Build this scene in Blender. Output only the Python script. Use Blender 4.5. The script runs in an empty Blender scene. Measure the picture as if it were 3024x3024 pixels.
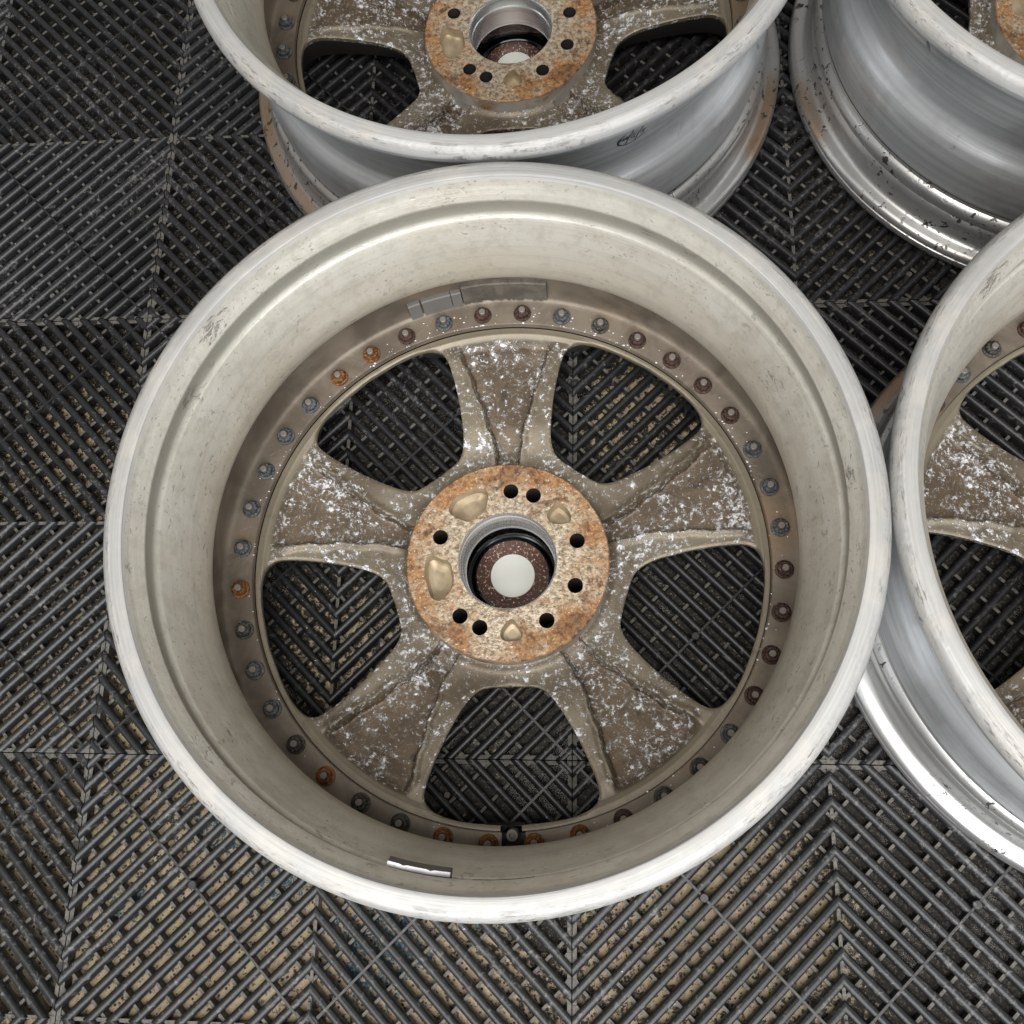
import bpy, bmesh, math, random
import numpy as np
from mathutils import Vector
from mathutils.geometry import delaunay_2d_cdt

random.seed(7)
R = math.radians
PI = math.pi
scene = bpy.context.scene
COL = scene.collection

# ------------------------------------------------------------------ camera
cd = bpy.data.cameras.new("camera")
cam = bpy.data.objects.new("camera", cd)
COL.objects.link(cam)
cam.location = (0.42341, -0.64606, 0.83700)
cam.rotation_euler = (0.29369, 0.08413, 0.01894)
cd.sensor_width = 36
cd.lens = 35.985
cd.clip_start = 0.01
cd.clip_end = 60
scene.camera = cam

# ------------------------------------------------------------------ light
world = bpy.data.worlds.new("World")
scene.world = world
world.use_nodes = True
bg = world.node_tree.nodes["Background"]
bg.inputs["Color"].default_value = (1.0, 0.975, 0.94, 1)
bg.inputs["Strength"].default_value = 0.27


def area(name, loc, target, sx, sy, power, color, spread=180):
    l = bpy.data.lights.new(name, 'AREA')
    l.shape = 'RECTANGLE'
    l.size, l.size_y = sx, sy
    l.energy = power
    l.color = color
    l.spread = R(spread)
    o = bpy.data.objects.new(name, l)
    COL.objects.link(o)
    o.location = loc
    d = Vector(target) - Vector(loc)
    o.rotation_euler = d.to_track_quat('-Z', 'Y').to_euler()
    return o


# daylight from the open door behind the photographer, and ceiling light over the bay
area("door_daylight", (0.85, -2.40, 1.75), (0.45, -0.5, 0.0), 3.2, 1.3, 84, (0.95, 0.975, 1.0))
area("ceiling_lamp", (0.30, -1.20, 2.4), (0.3, -0.75, 0), 2.0, 1.0, 50, (1.0, 0.965, 0.91))

vs = scene.view_settings
vs.view_transform = 'Standard'
vs.look = 'None'
vs.exposure = 0.16
vs.gamma = 1.0
scene.cycles.use_denoising = True
scene.cycles.max_bounces = 8


# ------------------------------------------------------------------ helpers
def link(name, me, mats, parent=None):
    o = bpy.data.objects.new(name, me)
    COL.objects.link(o)
    if me is not None:
        for m in mats:
            me.materials.append(m)
    if parent:
        o.parent = parent
    return o


def mesh_from(verts, faces, smooth_angle=None, mat_ids=None):
    me = bpy.data.meshes.new("m")
    me.from_pydata([tuple(map(float, v)) for v in verts], [], [tuple(int(i) for i in f) for f in faces])
    if mat_ids is not None:
        me.polygons.foreach_set("material_index", np.array(mat_ids, dtype=np.int32))
    if smooth_angle is not None:
        me.shade_smooth()
        me.set_sharp_from_angle(angle=R(smooth_angle))
    me.update()
    return me


class MB:
    """verts and faces gathered into one mesh"""
    def __init__(s):
        s.v, s.f, s.m = [], [], []

    def add(s, v, f, mid=0):
        n = len(s.v)
        s.v += [tuple(p) for p in v]
        s.f += [tuple(i + n for i in q) for q in f]
        s.m += [mid] * len(f)

    def box(s, c, half, ang=0.0, mid=0, top=None):
        ca, sa = math.cos(ang), math.sin(ang)
        v = []
        for sz in (-1, 1):
            for sx, sy in ((-1, -1), (1, -1), (1, 1), (-1, 1)):
                x, y = sx * half[0], sy * half[1]
                v.append((c[0] + x * ca - y * sa, c[1] + x * sa + y * ca, c[2] + sz * half[2]))
        s.add(v, [(3, 2, 1, 0), (4, 5, 6, 7), (0, 1, 5, 4), (1, 2, 6, 5), (2, 3, 7, 6), (3, 0, 4, 7)], mid)
        if top is not None:
            s.m[-5] = top

    def lathe(s, prof, n, c=(0, 0, 0), mid=0, cap=False):
        v, f = [], []
        k = len(prof)
        for i in range(n):
            a = 2 * PI * i / n
            for r, z in prof:
                v.append((c[0] + r * math.cos(a), c[1] + r * math.sin(a), c[2] + z))
        for i in range(n):
            j = (i + 1) % n
            for q in range(k - 1):
                f.append((i * k + q, j * k + q, j * k + q + 1, i * k + q + 1))
        if cap:
            f.append(tuple(i * k + k - 1 for i in range(n)))
        s.add(v, f, mid)

    def mesh(s, smooth=None):
        return mesh_from(s.v, s.f, smooth, s.m)


def catmull(pts, n=6, closed=False):
    P = [np.array(p, float) for p in pts]
    out = []
    m = len(P)
    rng = range(m) if closed else range(m - 1)
    for i in rng:
        p1, p2 = P[i], P[(i + 1) % m]
        p0 = P[i - 1] if (closed or i > 0) else p1
        p3 = P[(i + 2) % m] if (closed or i + 2 < m) else p2
        for k in range(n):
            t = k / n
            out.append(0.5 * ((2 * p1) + (-p0 + p2) * t + (2 * p0 - 5 * p1 + 4 * p2 - p3) * t * t + (-p0 + 3 * p1 - 3 * p2 + p3) * t ** 3))
    if not closed:
        out.append(P[-1])
    return [tuple(p) for p in out]


def sstep(a, b, x):
    t = np.clip((x - a) / (b - a), 0, 1)
    return t * t * (3 - 2 * t)


def tag(o, label=None, cat=None, group=None, kind=None):
    if label:
        o["label"] = label
    if cat:
        o["category"] = cat
    if group:
        o["group"] = group
    if kind:
        o["kind"] = kind
    return o


# ------------------------------------------------------------------ materials
class NT:
    def __init__(s, name):
        s.m = bpy.data.materials.new(name)
        s.m.use_nodes = True
        s.t = s.m.node_tree
        s.b = s.t.nodes["Principled BSDF"]

    def n(s, typ, **kw):
        nd = s.t.nodes.new(typ)
        for k, v in kw.items():
            setattr(nd, k, v)
        return nd

    def put(s, sock, val):
        if isinstance(val, bpy.types.NodeSocket):
            s.t.links.new(val, sock)
        elif isinstance(val, (tuple, list)) and sock.type == 'RGBA' and len(val) == 3:
            sock.default_value = (*val, 1)
        else:
            sock.default_value = val

    def set(s, name, val):
        s.put(s.b.inputs[name], val)

    def math(s, op, a, b=None, c=None, clamp=False):
        nd = s.n('ShaderNodeMath', operation=op, use_clamp=clamp)
        s.put(nd.inputs[0], a)
        if b is not None:
            s.put(nd.inputs[1], b)
        if c is not None:
            s.put(nd.inputs[2], c)
        return nd.outputs[0]

    def mul(s, a, b):
        return s.math('MULTIPLY', a, b)

    def add(s, a, b):
        return s.math('ADD', a, b)

    def xyz(s):
        tc = s.n('ShaderNodeTexCoord')
        sp = s.n('ShaderNodeSeparateXYZ')
        s.t.links.new(tc.outputs['Object'], sp.inputs[0])
        return tc.outputs['Object'], sp.outputs[0], sp.outputs[1], sp.outputs[2]

    def vec(s, x, y, z):
        c = s.n('ShaderNodeCombineXYZ')
        s.put(c.inputs[0], x)
        s.put(c.inputs[1], y)
        s.put(c.inputs[2], z)
        return c.outputs[0]

    def scale(s, v, k):
        nd = s.n('ShaderNodeVectorMath', operation='MULTIPLY')
        s.put(nd.inputs[0], v)
        nd.inputs[1].default_value = k if isinstance(k, tuple) else (k, k, k)
        return nd.outputs[0]

    def noise(s, vec, scale, detail=4, rough=0.55, dist=0.0, out='Fac'):
        nd = s.n('ShaderNodeTexNoise')
        s.put(nd.inputs['Vector'], vec)
        nd.inputs['Scale'].default_value = scale
        nd.inputs['Detail'].default_value = detail
        nd.inputs['Roughness'].default_value = rough
        nd.inputs['Distortion'].default_value = dist
        return nd.outputs[out]

    def voro(s, vec, scale, feature='F1', rand=1.0, out='Distance'):
        nd = s.n('ShaderNodeTexVoronoi', feature=feature)
        s.put(nd.inputs['Vector'], vec)
        nd.inputs['Scale'].default_value = scale
        nd.inputs['Randomness'].default_value = rand
        return nd.outputs[out]

    def ss(s, x, a, b, lo=0.0, hi=1.0):
        nd = s.n('ShaderNodeMapRange', interpolation_type='SMOOTHSTEP')
        s.put(nd.inputs[0], x)
        if a <= b:
            nd.inputs[1].default_value, nd.inputs[2].default_value = a, b
            nd.inputs[3].default_value, nd.inputs[4].default_value = lo, hi
        else:
            nd.inputs[1].default_value, nd.inputs[2].default_value = b, a
            nd.inputs[3].default_value, nd.inputs[4].default_value = hi, lo
        return nd.outputs[0]

    def mix(s, f, a, b):
        nd = s.n('ShaderNodeMix', data_type='RGBA')
        s.put(nd.inputs[0], f)
        s.put(nd.inputs[6], a)
        s.put(nd.inputs[7], b)
        return nd.outputs[2]

    def mixf(s, f, a, b):
        nd = s.n('ShaderNodeMix', data_type='FLOAT')
        s.put(nd.inputs[0], f)
        s.put(nd.inputs[2], a)
        s.put(nd.inputs[3], b)
        return nd.outputs[0]

    def bump(s, h, strength=0.3, dist=0.001):
        nd = s.n('ShaderNodeBump')
        nd.inputs['Strength'].default_value = strength
        nd.inputs['Distance'].default_value = dist
        s.put(nd.inputs['Height'], h)
        s.t.links.new(nd.outputs[0], s.b.inputs['Normal'])
        return nd.outputs[0]

    def rad(s, x, y):
        return s.math('SQRT', s.add(s.mul(x, x), s.mul(y, y)))


def simple(name, col, rough=0.5, metal=0.0):
    t = NT(name)
    t.set('Base Color', col)
    t.set('Roughness', rough)
    t.set('Metallic', metal)
    return t.m


def mat_inner():
    """oxidised silver inside of the barrel, stained brown below its narrowest part"""
    t = NT("oxidised_barrel")
    P, x, y, z = t.xyz()
    r = t.rad(x, y)
    n1 = t.noise(P, 14, 5, 0.6)
    st = t.noise(t.vec(t.mul(x, 7), t.mul(y, 7), t.mul(z, 160)), 1.0, 4, 0.6)
    base = t.mix(t.ss(n1, 0.35, 0.68), (0.575, 0.555, 0.495), (0.67, 0.655, 0.605))
    base = t.mix(t.mul(t.ss(st, 0.45, 0.75), 0.35), base, (0.46, 0.43, 0.36))
    # warm patina creeping up from the drop centre, uneven round the rim
    pt = t.noise(t.vec(t.mul(x, 9), t.mul(y, 9), t.mul(z, 60)), 1.0, 4, 0.6)
    base = t.mix(t.mul(t.ss(t.add(z, t.mul(t.add(pt, -0.5), 0.05)), 0.168, 0.122), 0.62), base, (0.47, 0.405, 0.305))
    base = t.mix(t.mul(t.ss(t.noise(P, 7, 5, 0.65), 0.50, 0.70), 0.45), base, (0.47, 0.42, 0.33))
    # shade of the channel behind the bead seat, painted in as grey
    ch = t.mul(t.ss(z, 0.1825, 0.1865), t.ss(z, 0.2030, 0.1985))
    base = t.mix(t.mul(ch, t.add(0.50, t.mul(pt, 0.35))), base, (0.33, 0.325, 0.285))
    mot = t.noise(P, 75, 5, 0.7)
    base = t.mix(t.mul(t.ss(mot, 0.45, 0.68), 0.42), base, (0.40, 0.375, 0.315))
    # faint turning marks
    turn = t.noise(t.vec(t.mul(x, 3), t.mul(y, 3), t.mul(z, 620)), 1.0, 3, 0.6)
    base = t.mix(t.mul(t.ss(turn, 0.52, 0.70), 0.22), base, (0.36, 0.335, 0.28))
    # irregular specks of oxide in drifts
    q = t.vec(t.mul(x, 1.0), t.mul(y, 1.0), t.mul(z, 1.7))
    drift = t.ss(t.noise(P, 17, 3, 0.6), 0.42, 0.62)
    sp = t.mul(t.ss(t.noise(q, 150, 3, 0.55, 0.5), 0.615, 0.655), drift)
    sp2 = t.mul(t.ss(t.noise(q, 330, 3, 0.6, 0.4), 0.615, 0.665), t.ss(t.noise(P, 26, 3), 0.44, 0.60))
    base = t.mix(t.mul(sp, 0.60), base, (0.27, 0.265, 0.235))
    base = t.mix(t.mul(sp2, 0.65), base, (0.20, 0.18, 0.15))
    # rubbed black scuffs left by a tyre lever, and scratches
    scf = None
    for deg, zz, rr in ((63, 0.193, 0.016), (54, 0.193, 0.012), (28, 0.160, 0.024), (158, 0.190, 0.022), (146, 0.212, 0.026), (-47, 0.188, 0.012), (118, 0.150, 0.018), (5, 0.205, 0.020), (-140, 0.165, 0.018), (196, 0.15, 0.02)):
        cx, cy = 0.229 * math.cos(R(deg)), 0.229 * math.sin(R(deg))
        dx, dy, dz = t.add(x, -cx), t.add(y, -cy), t.mul(t.add(z, -zz), 1.6)
        dd = t.math('SQRT', t.add(t.add(t.mul(dx, dx), t.mul(dy, dy)), t.mul(dz, dz)))
        k = t.ss(dd, rr, rr * 0.2)
        scf = k if scf is None else t.math('MAXIMUM', scf, k)
    scn = t.noise(t.vec(t.mul(x, 130), t.mul(y, 130), t.mul(z, 420)), 1.0, 5, 0.75, 0.8)
    scm = t.ss(t.add(scn, t.mul(scf, 0.20)), 0.675, 0.735)
    base = t.mix(t.mul(scm, 0.8), base, (0.17, 0.16, 0.145))
    # brake dust staining on the lower wall and bolt flange
    edge = t.add(z, t.mul(t.add(n1, -0.5), 0.012))
    br = t.ss(edge, 0.1235, 0.1165)
    patch = t.noise(P, 20, 5, 0.62, 0.6)
    brown = t.mix(t.ss(patch, 0.36, 0.66), (0.120, 0.096, 0.073), (0.205, 0.172, 0.135))
    brown = t.mix(t.mul(t.ss(t.noise(P, 9, 3), 0.55, 0.72), 0.6), brown, (0.22, 0.145, 0.080))
    base = t.mix(br, base, brown)
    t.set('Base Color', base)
    t.set('Metallic', t.mixf(br, 0.50, 0.30))
    t.set('Roughness', t.mixf(br, t.add(0.33, t.mul(n1, 0.18)), 0.44))
    h = t.add(t.add(t.mul(st, 0.3), t.mul(turn, 0.35)), t.mul(t.math('MAXIMUM', sp, scm), -0.7))
    h = t.add(h, t.mul(t.noise(P, 240, 4, 0.65), 0.9))
    t.bump(h, 0.30, 0.0007)
    return t.m


def mat_lip():
    """bare machined aluminium of the rim lip, scuffed"""
    t = NT("scuffed_lip")
    P, x, y, z = t.xyz()
    r = t.rad(x, y)
    turn = t.noise(t.vec(t.mul(x, 6), t.mul(y, 6), t.mul(t.add(r, t.mul(z, 0.7)), 900)), 1.0, 3, 0.6)
    n = t.noise(P, 24, 4, 0.6)
    nf = t.noise(P, 130, 4, 0.7)
    scr = t.noise(t.vec(t.mul(x, 60), t.mul(y, 60), t.mul(r, 500)), 1.0, 5, 0.75, 0.4)
    base = t.mix(t.ss(turn, 0.3, 0.7), (0.355, 0.352, 0.343), (0.445, 0.441, 0.432))
    base = t.mix(t.mul(t.ss(n, 0.48, 0.68), 0.45), base, (0.54, 0.505, 0.45))
    # dark nicks gathered on the outer third of the lip
    band = t.mul(t.ss(r, 0.2445, 0.2475), t.ss(n, 0.40, 0.58))
    nick = t.mul(t.ss(scr, 0.53, 0.63), t.add(t.mul(band, 0.95), 0.16))
    base = t.mix(nick, base, (0.20, 0.19, 0.18))
    dull = t.ss(t.noise(P, 11, 5, 0.65), 0.46, 0.66)
    base = t.mix(t.mul(dull, 0.40), base, (0.36, 0.345, 0.325))
    t.set('Base Color', base)
    t.set('Metallic', 0.30)
    t.set('Roughness', t.add(0.42, t.mul(nf, 0.30)))
    h = t.add(t.mul(turn, 0.35), t.mul(scr, t.add(t.mul(band, 1.8), 0.2)))
    t.bump(h, 0.5, 0.0009)
    return t.m


def mat_outer():
    """lathe-turned bare outside of the barrel"""
    t = NT("brushed_barrel")
    P, x, y, z = t.xyz()
    ring = t.noise(t.vec(t.mul(x, 2.5), t.mul(y, 2.5), t.mul(z, 900)), 1.0, 3, 0.6)
    ring2 = t.noise(t.vec(t.mul(x, 4), t.mul(y, 4), t.mul(z, 170)), 1.0, 3, 0.5)
    n = t.noise(P, 16, 5, 0.62)
    base = t.mix(t.ss(ring2, 0.3, 0.7), (0.47, 0.485, 0.50), (0.64, 0.65, 0.66))
    base = t.mix(t.mul(t.ss(n, 0.44, 0.70), 0.55), base, (0.29, 0.285, 0.28))
    blot = t.mul(t.ss(t.noise(P, 60, 5, 0.7, 0.8), 0.63, 0.72), t.ss(n, 0.45, 0.6))
    base = t.mix(blot, base, (0.10, 0.095, 0.09))
    t.set('Base Color', base)
    t.set('Metallic', 0.62)
    t.set('Roughness', t.add(0.24, t.mul(n, 0.24)))
    t.bump(t.add(ring, t.mul(ring2, 0.6)), 0.30, 0.0005)
    return t.m


def mat_chromelip():
    """plated lip on the face side, the plating pitted black and stained tan in places"""
    t = NT("pitted_plating")
    P, x, y, z = t.xyz()
    geo = t.n('ShaderNodeNewGeometry')
    sw = t.n('ShaderNodeSeparateXYZ')
    t.put(sw.inputs[0], geo.outputs['Position'])
    stain = None
    for cx, cy, rr in ((0.105, -0.02, 0.16), (0.700, -0.255, 0.11), (0.585, -0.02, 0.06)):
        dx, dy = t.add(sw.outputs[0], -cx), t.add(sw.outputs[1], -cy)
        k = t.ss(t.math('SQRT', t.add(t.mul(dx, dx), t.mul(dy, dy))), rr, rr * 0.6)
        stain = k if stain is None else t.math('MAXIMUM', stain, k)
    band = t.mul(t.ss(z, 0.0140, 0.0165), t.ss(z, 0.0215, 0.0195))
    n = t.mul(stain, t.add(t.mul(band, 0.75), t.mul(t.ss(t.noise(P, 22, 4), 0.42, 0.6), 0.25)))
    pit = t.mul(t.ss(t.noise(geo.outputs['Position'], 150, 4, 0.65, 0.5), 0.575, 0.61), t.ss(t.add(t.noise(geo.outputs['Position'], 14, 2), t.mul(stain, 0.12)), 0.46, 0.60))
    ring = t.noise(t.vec(t.mul(x, 3), t.mul(y, 3), t.mul(z, 700)), 1.0, 2, 0.5)
    base = t.mix(n, (0.50, 0.497, 0.49), (0.36, 0.245, 0.16))
    base = t.mix(pit, base, (0.03, 0.028, 0.025))
    t.set('Base Color', base)
    t.set('Metallic', t.mixf(pit, 0.8, 0.1))
    t.set('Roughness', t.add(0.25, t.mul(t.noise(P, 40, 3), 0.22)))
    t.bump(t.add(t.mul(pit, -1.5), t.mul(ring, 0.4)), 0.3, 0.0006)
    return t.m


def mat_spoke():
    """bronze-brown cast spokes with white flaking corrosion"""
    t = NT("corroded_bronze")
    P, x, y, z = t.xyz()
    r = t.rad(x, y)
    n = t.noise(P, 16, 5, 0.62)
    nf = t.noise(P, 90, 4, 0.65)
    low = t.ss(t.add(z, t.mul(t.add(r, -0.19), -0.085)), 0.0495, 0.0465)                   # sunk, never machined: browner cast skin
    ring = t.ss(r, 0.193, 0.1965)
    base = t.mix(t.ss(n, 0.35, 0.66), (0.105, 0.083, 0.057), (0.190, 0.158, 0.113))
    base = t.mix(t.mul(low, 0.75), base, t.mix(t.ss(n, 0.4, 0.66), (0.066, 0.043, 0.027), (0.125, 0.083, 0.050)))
    base = t.mix(t.mul(ring, 0.6), base, (0.235, 0.205, 0.155))
    base = t.mix(t.mul(t.ss(nf, 0.55, 0.75), 0.35), base, (0.10, 0.075, 0.05))
    # white flakes: coarse islands, fine crumbs, both patchy
    warp = t.noise(P, 45, 3, 0.6, 0, 'Color')
    vm = t.n('ShaderNodeVectorMath', operation='MULTIPLY_ADD')
    t.put(vm.inputs[0], warp)
    vm.inputs[1].default_value = (0.012, 0.012, 0.012)
    t.put(vm.inputs[2], P)
    big = t.noise(vm.outputs[0], 165, 6, 0.74)
    fine = t.noise(vm.outputs[0], 360, 4, 0.72)
    cover = t.noise(P, 19, 4, 0.6)
    amt = t.add(t.mul(t.ss(cover, 0.30, 0.68), 0.085), t.mul(low, 0.012))
    amt = t.add(amt, t.mul(ring, -0.16))
    f1 = t.ss(t.add(big, amt), 0.612, 0.652)
    f2 = t.mul(t.ss(t.add(fine, t.mul(amt, 0.8)), 0.628, 0.672), 0.8)
    fl = t.math('MAXIMUM', f1, f2)
    halo = t.mul(t.ss(t.add(big, amt), 0.555, 0.625), 0.45)
    base = t.mix(halo, base, (0.31, 0.285, 0.25))
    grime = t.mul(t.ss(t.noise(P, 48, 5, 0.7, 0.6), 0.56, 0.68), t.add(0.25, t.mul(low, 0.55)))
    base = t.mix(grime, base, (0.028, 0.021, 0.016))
    white = t.mix(t.ss(t.noise(P, 300, 3, 0.7), 0.35, 0.65), (0.30, 0.285, 0.27), (0.78, 0.79, 0.84))
    t.set('Base Color', t.mix(fl, base, white))
    t.set('Metallic', t.mixf(fl, 0.35, 0.1))
    t.set('Roughness', t.mixf(fl, t.add(0.36, t.mul(nf, 0.15)), 0.34))
    h = t.add(t.mul(fl, 1.3), t.mul(t.noise(P, 190, 4, 0.7), t.add(0.25, t.mul(low, 0.35))))
    h = t.add(h, t.mul(f1, t.mul(t.noise(P, 420, 3, 0.7), 2.0)))
    t.bump(h, 0.55, 0.0011)
    return t.m


def mat_rust():
    """hub mounting face: rust bloom over bare grey metal"""
    t = NT("rusted_face")
    P, x, y, z = t.xyz()
    r = t.rad(x, y)
    n = t.noise(P, 38, 6, 0.68, 0.4)
    nf = t.noise(P, 240, 5, 0.72)
    sp = t.noise(P, 520, 3, 0.7)
    rim = t.ss(r, 0.052, 0.073)
    mk = t.ss(t.add(n, t.add(t.mul(t.add(rim, -0.35), 0.15), t.mul(t.add(nf, -0.5), 0.34))), 0.40, 0.66)
    grey = t.mix(t.ss(nf, 0.36, 0.62), (0.20, 0.145, 0.095), (0.58, 0.50, 0.385))
    rust = t.mix(t.ss(nf, 0.34, 0.68), (0.17, 0.072, 0.024), (0.42, 0.225, 0.090))
    base = t.mix(mk, grey, rust)
    base = t.mix(t.ss(sp, 0.62, 0.70), base, (0.82, 0.78, 0.70))
    base = t.mix(t.mul(t.ss(sp, 0.38, 0.30), 0.75), base, (0.07, 0.045, 0.03))
    blotch = t.mul(t.ss(t.add(t.noise(P, 30, 5, 0.7, 0.7), t.mul(rim, 0.07)), 0.58, 0.67), 0.75)
    base = t.mix(blotch, base, t.mix(t.ss(nf, 0.4, 0.6), (0.075, 0.030, 0.012), (0.21, 0.095, 0.035)))
    # the turned wall of the face keeps its pale rim
    edge = t.mul(t.ss(z, 0.0572, 0.0560), t.ss(t.noise(P, 25, 3), 0.35, 0.55))
    base = t.mix(edge, base, (0.46, 0.44, 0.40))
    t.set('Base Color', base)
    t.set('Metallic', t.mixf(mk, 0.55, 0.12))
    t.set('Roughness', t.mixf(mk, 0.36, 0.55))
    t.bump(t.add(t.mul(nf, 1.0), t.mul(sp, 0.7)), 0.7, 0.0009)
    return t.m


def mat_bolt(name, c1, c2, rough):
    t = NT(name)
    oi = t.n('ShaderNodeObjectInfo')
    P, x, y, z = t.xyz()
    off = t.vec(t.mul(oi.outputs['Random'], 3.0), t.mul(oi.outputs['Random'], 7.0), 0.0)
    vm = t.n('ShaderNodeVectorMath', operation='ADD')
    t.put(vm.inputs[0], P)
    t.put(vm.inputs[1], off)
    n = t.noise(vm.outputs[0], 260, 5, 0.68, 0.6)
    base = t.mix(t.ss(n, 0.36, 0.64), c1, c2)
    base = t.mix(t.ss(n, 0.68, 0.72), base, (0.55, 0.55, 0.56))
    t.set('Base Color', base)
    t.set('Metallic', 0.3)
    t.set('Roughness', rough)
    t.bump(n, 1.0, 0.002)
    return t.m


def mat_plastic(name, dust):
    t = NT(name)
    tc = t.n('ShaderNodeTexCoord')
    geo = t.n('ShaderNodeNewGeometry')
    P = geo.outputs['Position']
    n = t.noise(P, 9, 4, 0.6)
    nf = t.noise(P, 150, 6, 0.72, 0.8)
    fine = t.noise(P, 420, 4, 0.7)
    base = t.mix(t.ss(n, 0.35, 0.7), (0.0125, 0.0132, 0.0146), (0.021, 0.0213, 0.0225))
    sc = t.mul(t.ss(t.add(t.add(nf, t.mul(fine, 0.3)), t.mul(t.add(n, -0.5), 0.35)), 0.70, 0.84), 0.75)
    base = t.mix(sc, base, (0.15, 0.147, 0.14))
    if dust:
        base = t.mix(t.ss(fine, 0.3, 0.62), (0.060, 0.057, 0.052), (0.135, 0.127, 0.115))
    t.set('Base Color', base)
    t.set('Roughness', t.add(0.32 if not dust else 0.6, t.mul(nf, 0.16)))
    t.set('Specular IOR Level', 0.5 if not dust else 0.3)
    t.bump(t.add(nf, t.mul(fine, 0.4)), 0.25, 0.0008)
    return t.m


def mat_ground():
    """pale concrete seen through the tiles: dirt, dark grit, blue dye, wet patches"""
    t = NT("stained_concrete")
    geo = t.n('ShaderNodeNewGeometry')
    P = geo.outputs['Position']
    sp = t.n('ShaderNodeSeparateXYZ')
    t.put(sp.inputs[0], P)
    x, y = sp.outputs[0], sp.outputs[1]
    n = t.noise(P, 11, 5, 0.62)
    g = t.noise(P, 190, 5, 0.74, 0.15)
    g2 = t.noise(P, 420, 4, 0.7)
    base = t.mix(t.ss(n, 0.35, 0.65), (0.46, 0.365, 0.235), (0.58, 0.45, 0.315))
    base = t.mix(t.mul(t.ss(t.noise(P, 33, 3), 0.5, 0.7), 0.5), base, (0.56, 0.52, 0.28))
    # pale patches in a floor black with brake dirt; lower weights paint in shade
    pale = None
    for cx, cy, rr, wt in ((-0.05, -0.46, 0.25, 0.58), (0.0, -0.78, 0.36, 1.0), (0.22, -0.82, 0.22, 1.0), (0.50, -0.74, 0.15, 0.85), (0.50, -0.30, 0.12, 0.62), (0.20, -0.52, 0.10, 0.5), (0.45, -0.88, 0.18, 0.9), (0.83, -0.60, 0.09, 0.6), (-0.45, -0.6, 0.35, 0.8)):
        dx, dy = t.add(x, -cx), t.add(y, -cy)
        dd = t.math('SQRT', t.add(t.mul(dx, dx), t.mul(dy, dy)))
        k = t.mul(t.ss(dd, rr, rr * 0.55), wt)
        pale = k if pale is None else t.math('MAXIMUM', pale, k)
    d = t.add(t.mul(pale, -0.235), t.mul(t.add(t.noise(P, 9, 3), -0.5), 0.25))
    dirt = t.ss(t.add(g, d), 0.30, 0.38)
    base = t.mix(dirt, base, t.mix(t.ss(g2, 0.46, 0.62), (0.010, 0.009, 0.008), (0.045, 0.040, 0.032)))
    base = t.mix(t.mul(t.ss(g2, 0.52, 0.66), 0.55), base, (0.20, 0.165, 0.11))
    pit = t.ss(t.voro(P, 230), 0.34, 0.20)
    base = t.mix(t.mul(pit, t.ss(t.noise(P, 60, 2), 0.40, 0.52)), base, (0.02, 0.018, 0.015))
    # spilled blue dye
    blue = None
    for cx, cy, rr in ((0.250, -0.745, 0.085), (0.165, -0.690, 0.050), (0.345, -0.700, 0.060), (0.045, -0.715, 0.035), (0.115, -0.655, 0.045)):
        dx, dy = t.add(x, -cx), t.add(y, -cy)
        dd = t.math('SQRT', t.add(t.mul(dx, dx), t.mul(dy, dy)))
        k = t.ss(dd, rr, rr * 0.25)
        blue = k if blue is None else t.math('MAXIMUM', blue, k)
    bl = t.ss(t.add(t.mul(blue, 0.36), t.noise(P, 120, 5, 0.7, 1.2)), 0.80, 0.88)
    base = t.mix(bl, base, t.mix(t.ss(g2, 0.45, 0.6), (0.008, 0.040, 0.070), (0.05, 0.16, 0.24)))
    wet = t.math('MAXIMUM', t.ss(t.noise(P, 26, 3), 0.52, 0.6), bl)
    t.set('Base Color', base)
    t.set('Roughness', t.mixf(wet, 0.62, 0.12))
    t.bump(t.add(g, t.mul(g2, 0.5)), 0.5, 0.002)
    return t.m


M_INNER, M_LIP, M_OUTER, M_CHL = mat_inner(), mat_lip(), mat_outer(), mat_chromelip()
M_SPOKE, M_RUST = mat_spoke(), mat_rust()
M_BOLT = {
    'rust': mat_bolt("rust_orange_bolt", (0.085, 0.033, 0.011), (0.29, 0.118, 0.034), 0.65),
    'maroon': mat_bolt("rust_maroon_bolt", (0.036, 0.018, 0.014), (0.098, 0.053, 0.041), 0.6),
    'grey': mat_bolt("zinc_grey_bolt", (0.045, 0.047, 0.050), (0.140, 0.145, 0.150), 0.5),
    'dark': mat_bolt("grimy_bolt", (0.032, 0.029, 0.026), (0.098, 0.090, 0.080), 0.5)}
M_STUD = simple("stud_end", (0.21, 0.185, 0.165), 0.5, 0.3)
M_POCKET = None
tpk = NT("machined_pocket")
_P, _x, _y, _z = tpk.xyz()
tpk.set('Base Color', tpk.mix(tpk.ss(tpk.noise(_P, 70, 3), 0.35, 0.65), (0.30, 0.235, 0.150), (0.43, 0.35, 0.24)))
tpk.set('Metallic', 0.4)
tpk.set('Roughness', 0.42)
M_POCKET = tpk.m
tch = NT("bore_chrome")
_P, _x, _y, _z = tch.xyz()
_rg = tch.noise(tch.vec(tch.mul(_x, 4), tch.mul(_y, 4), tch.mul(_z, 130)), 1, 1)
tch.set('Base Color', tch.mix(tch.ss(_rg, 0.3, 0.7), (0.66, 0.67, 0.68), (0.90, 0.905, 0.91)))
tch.set('Metallic', 0.85)
tch.set('Roughness', 0.24)
M_CHROME = tch.m
tcp = NT("cap_back")
_P, _x, _y, _z = tcp.xyz()
_n = tcp.noise(_P, 420, 4, 0.75)
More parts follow.
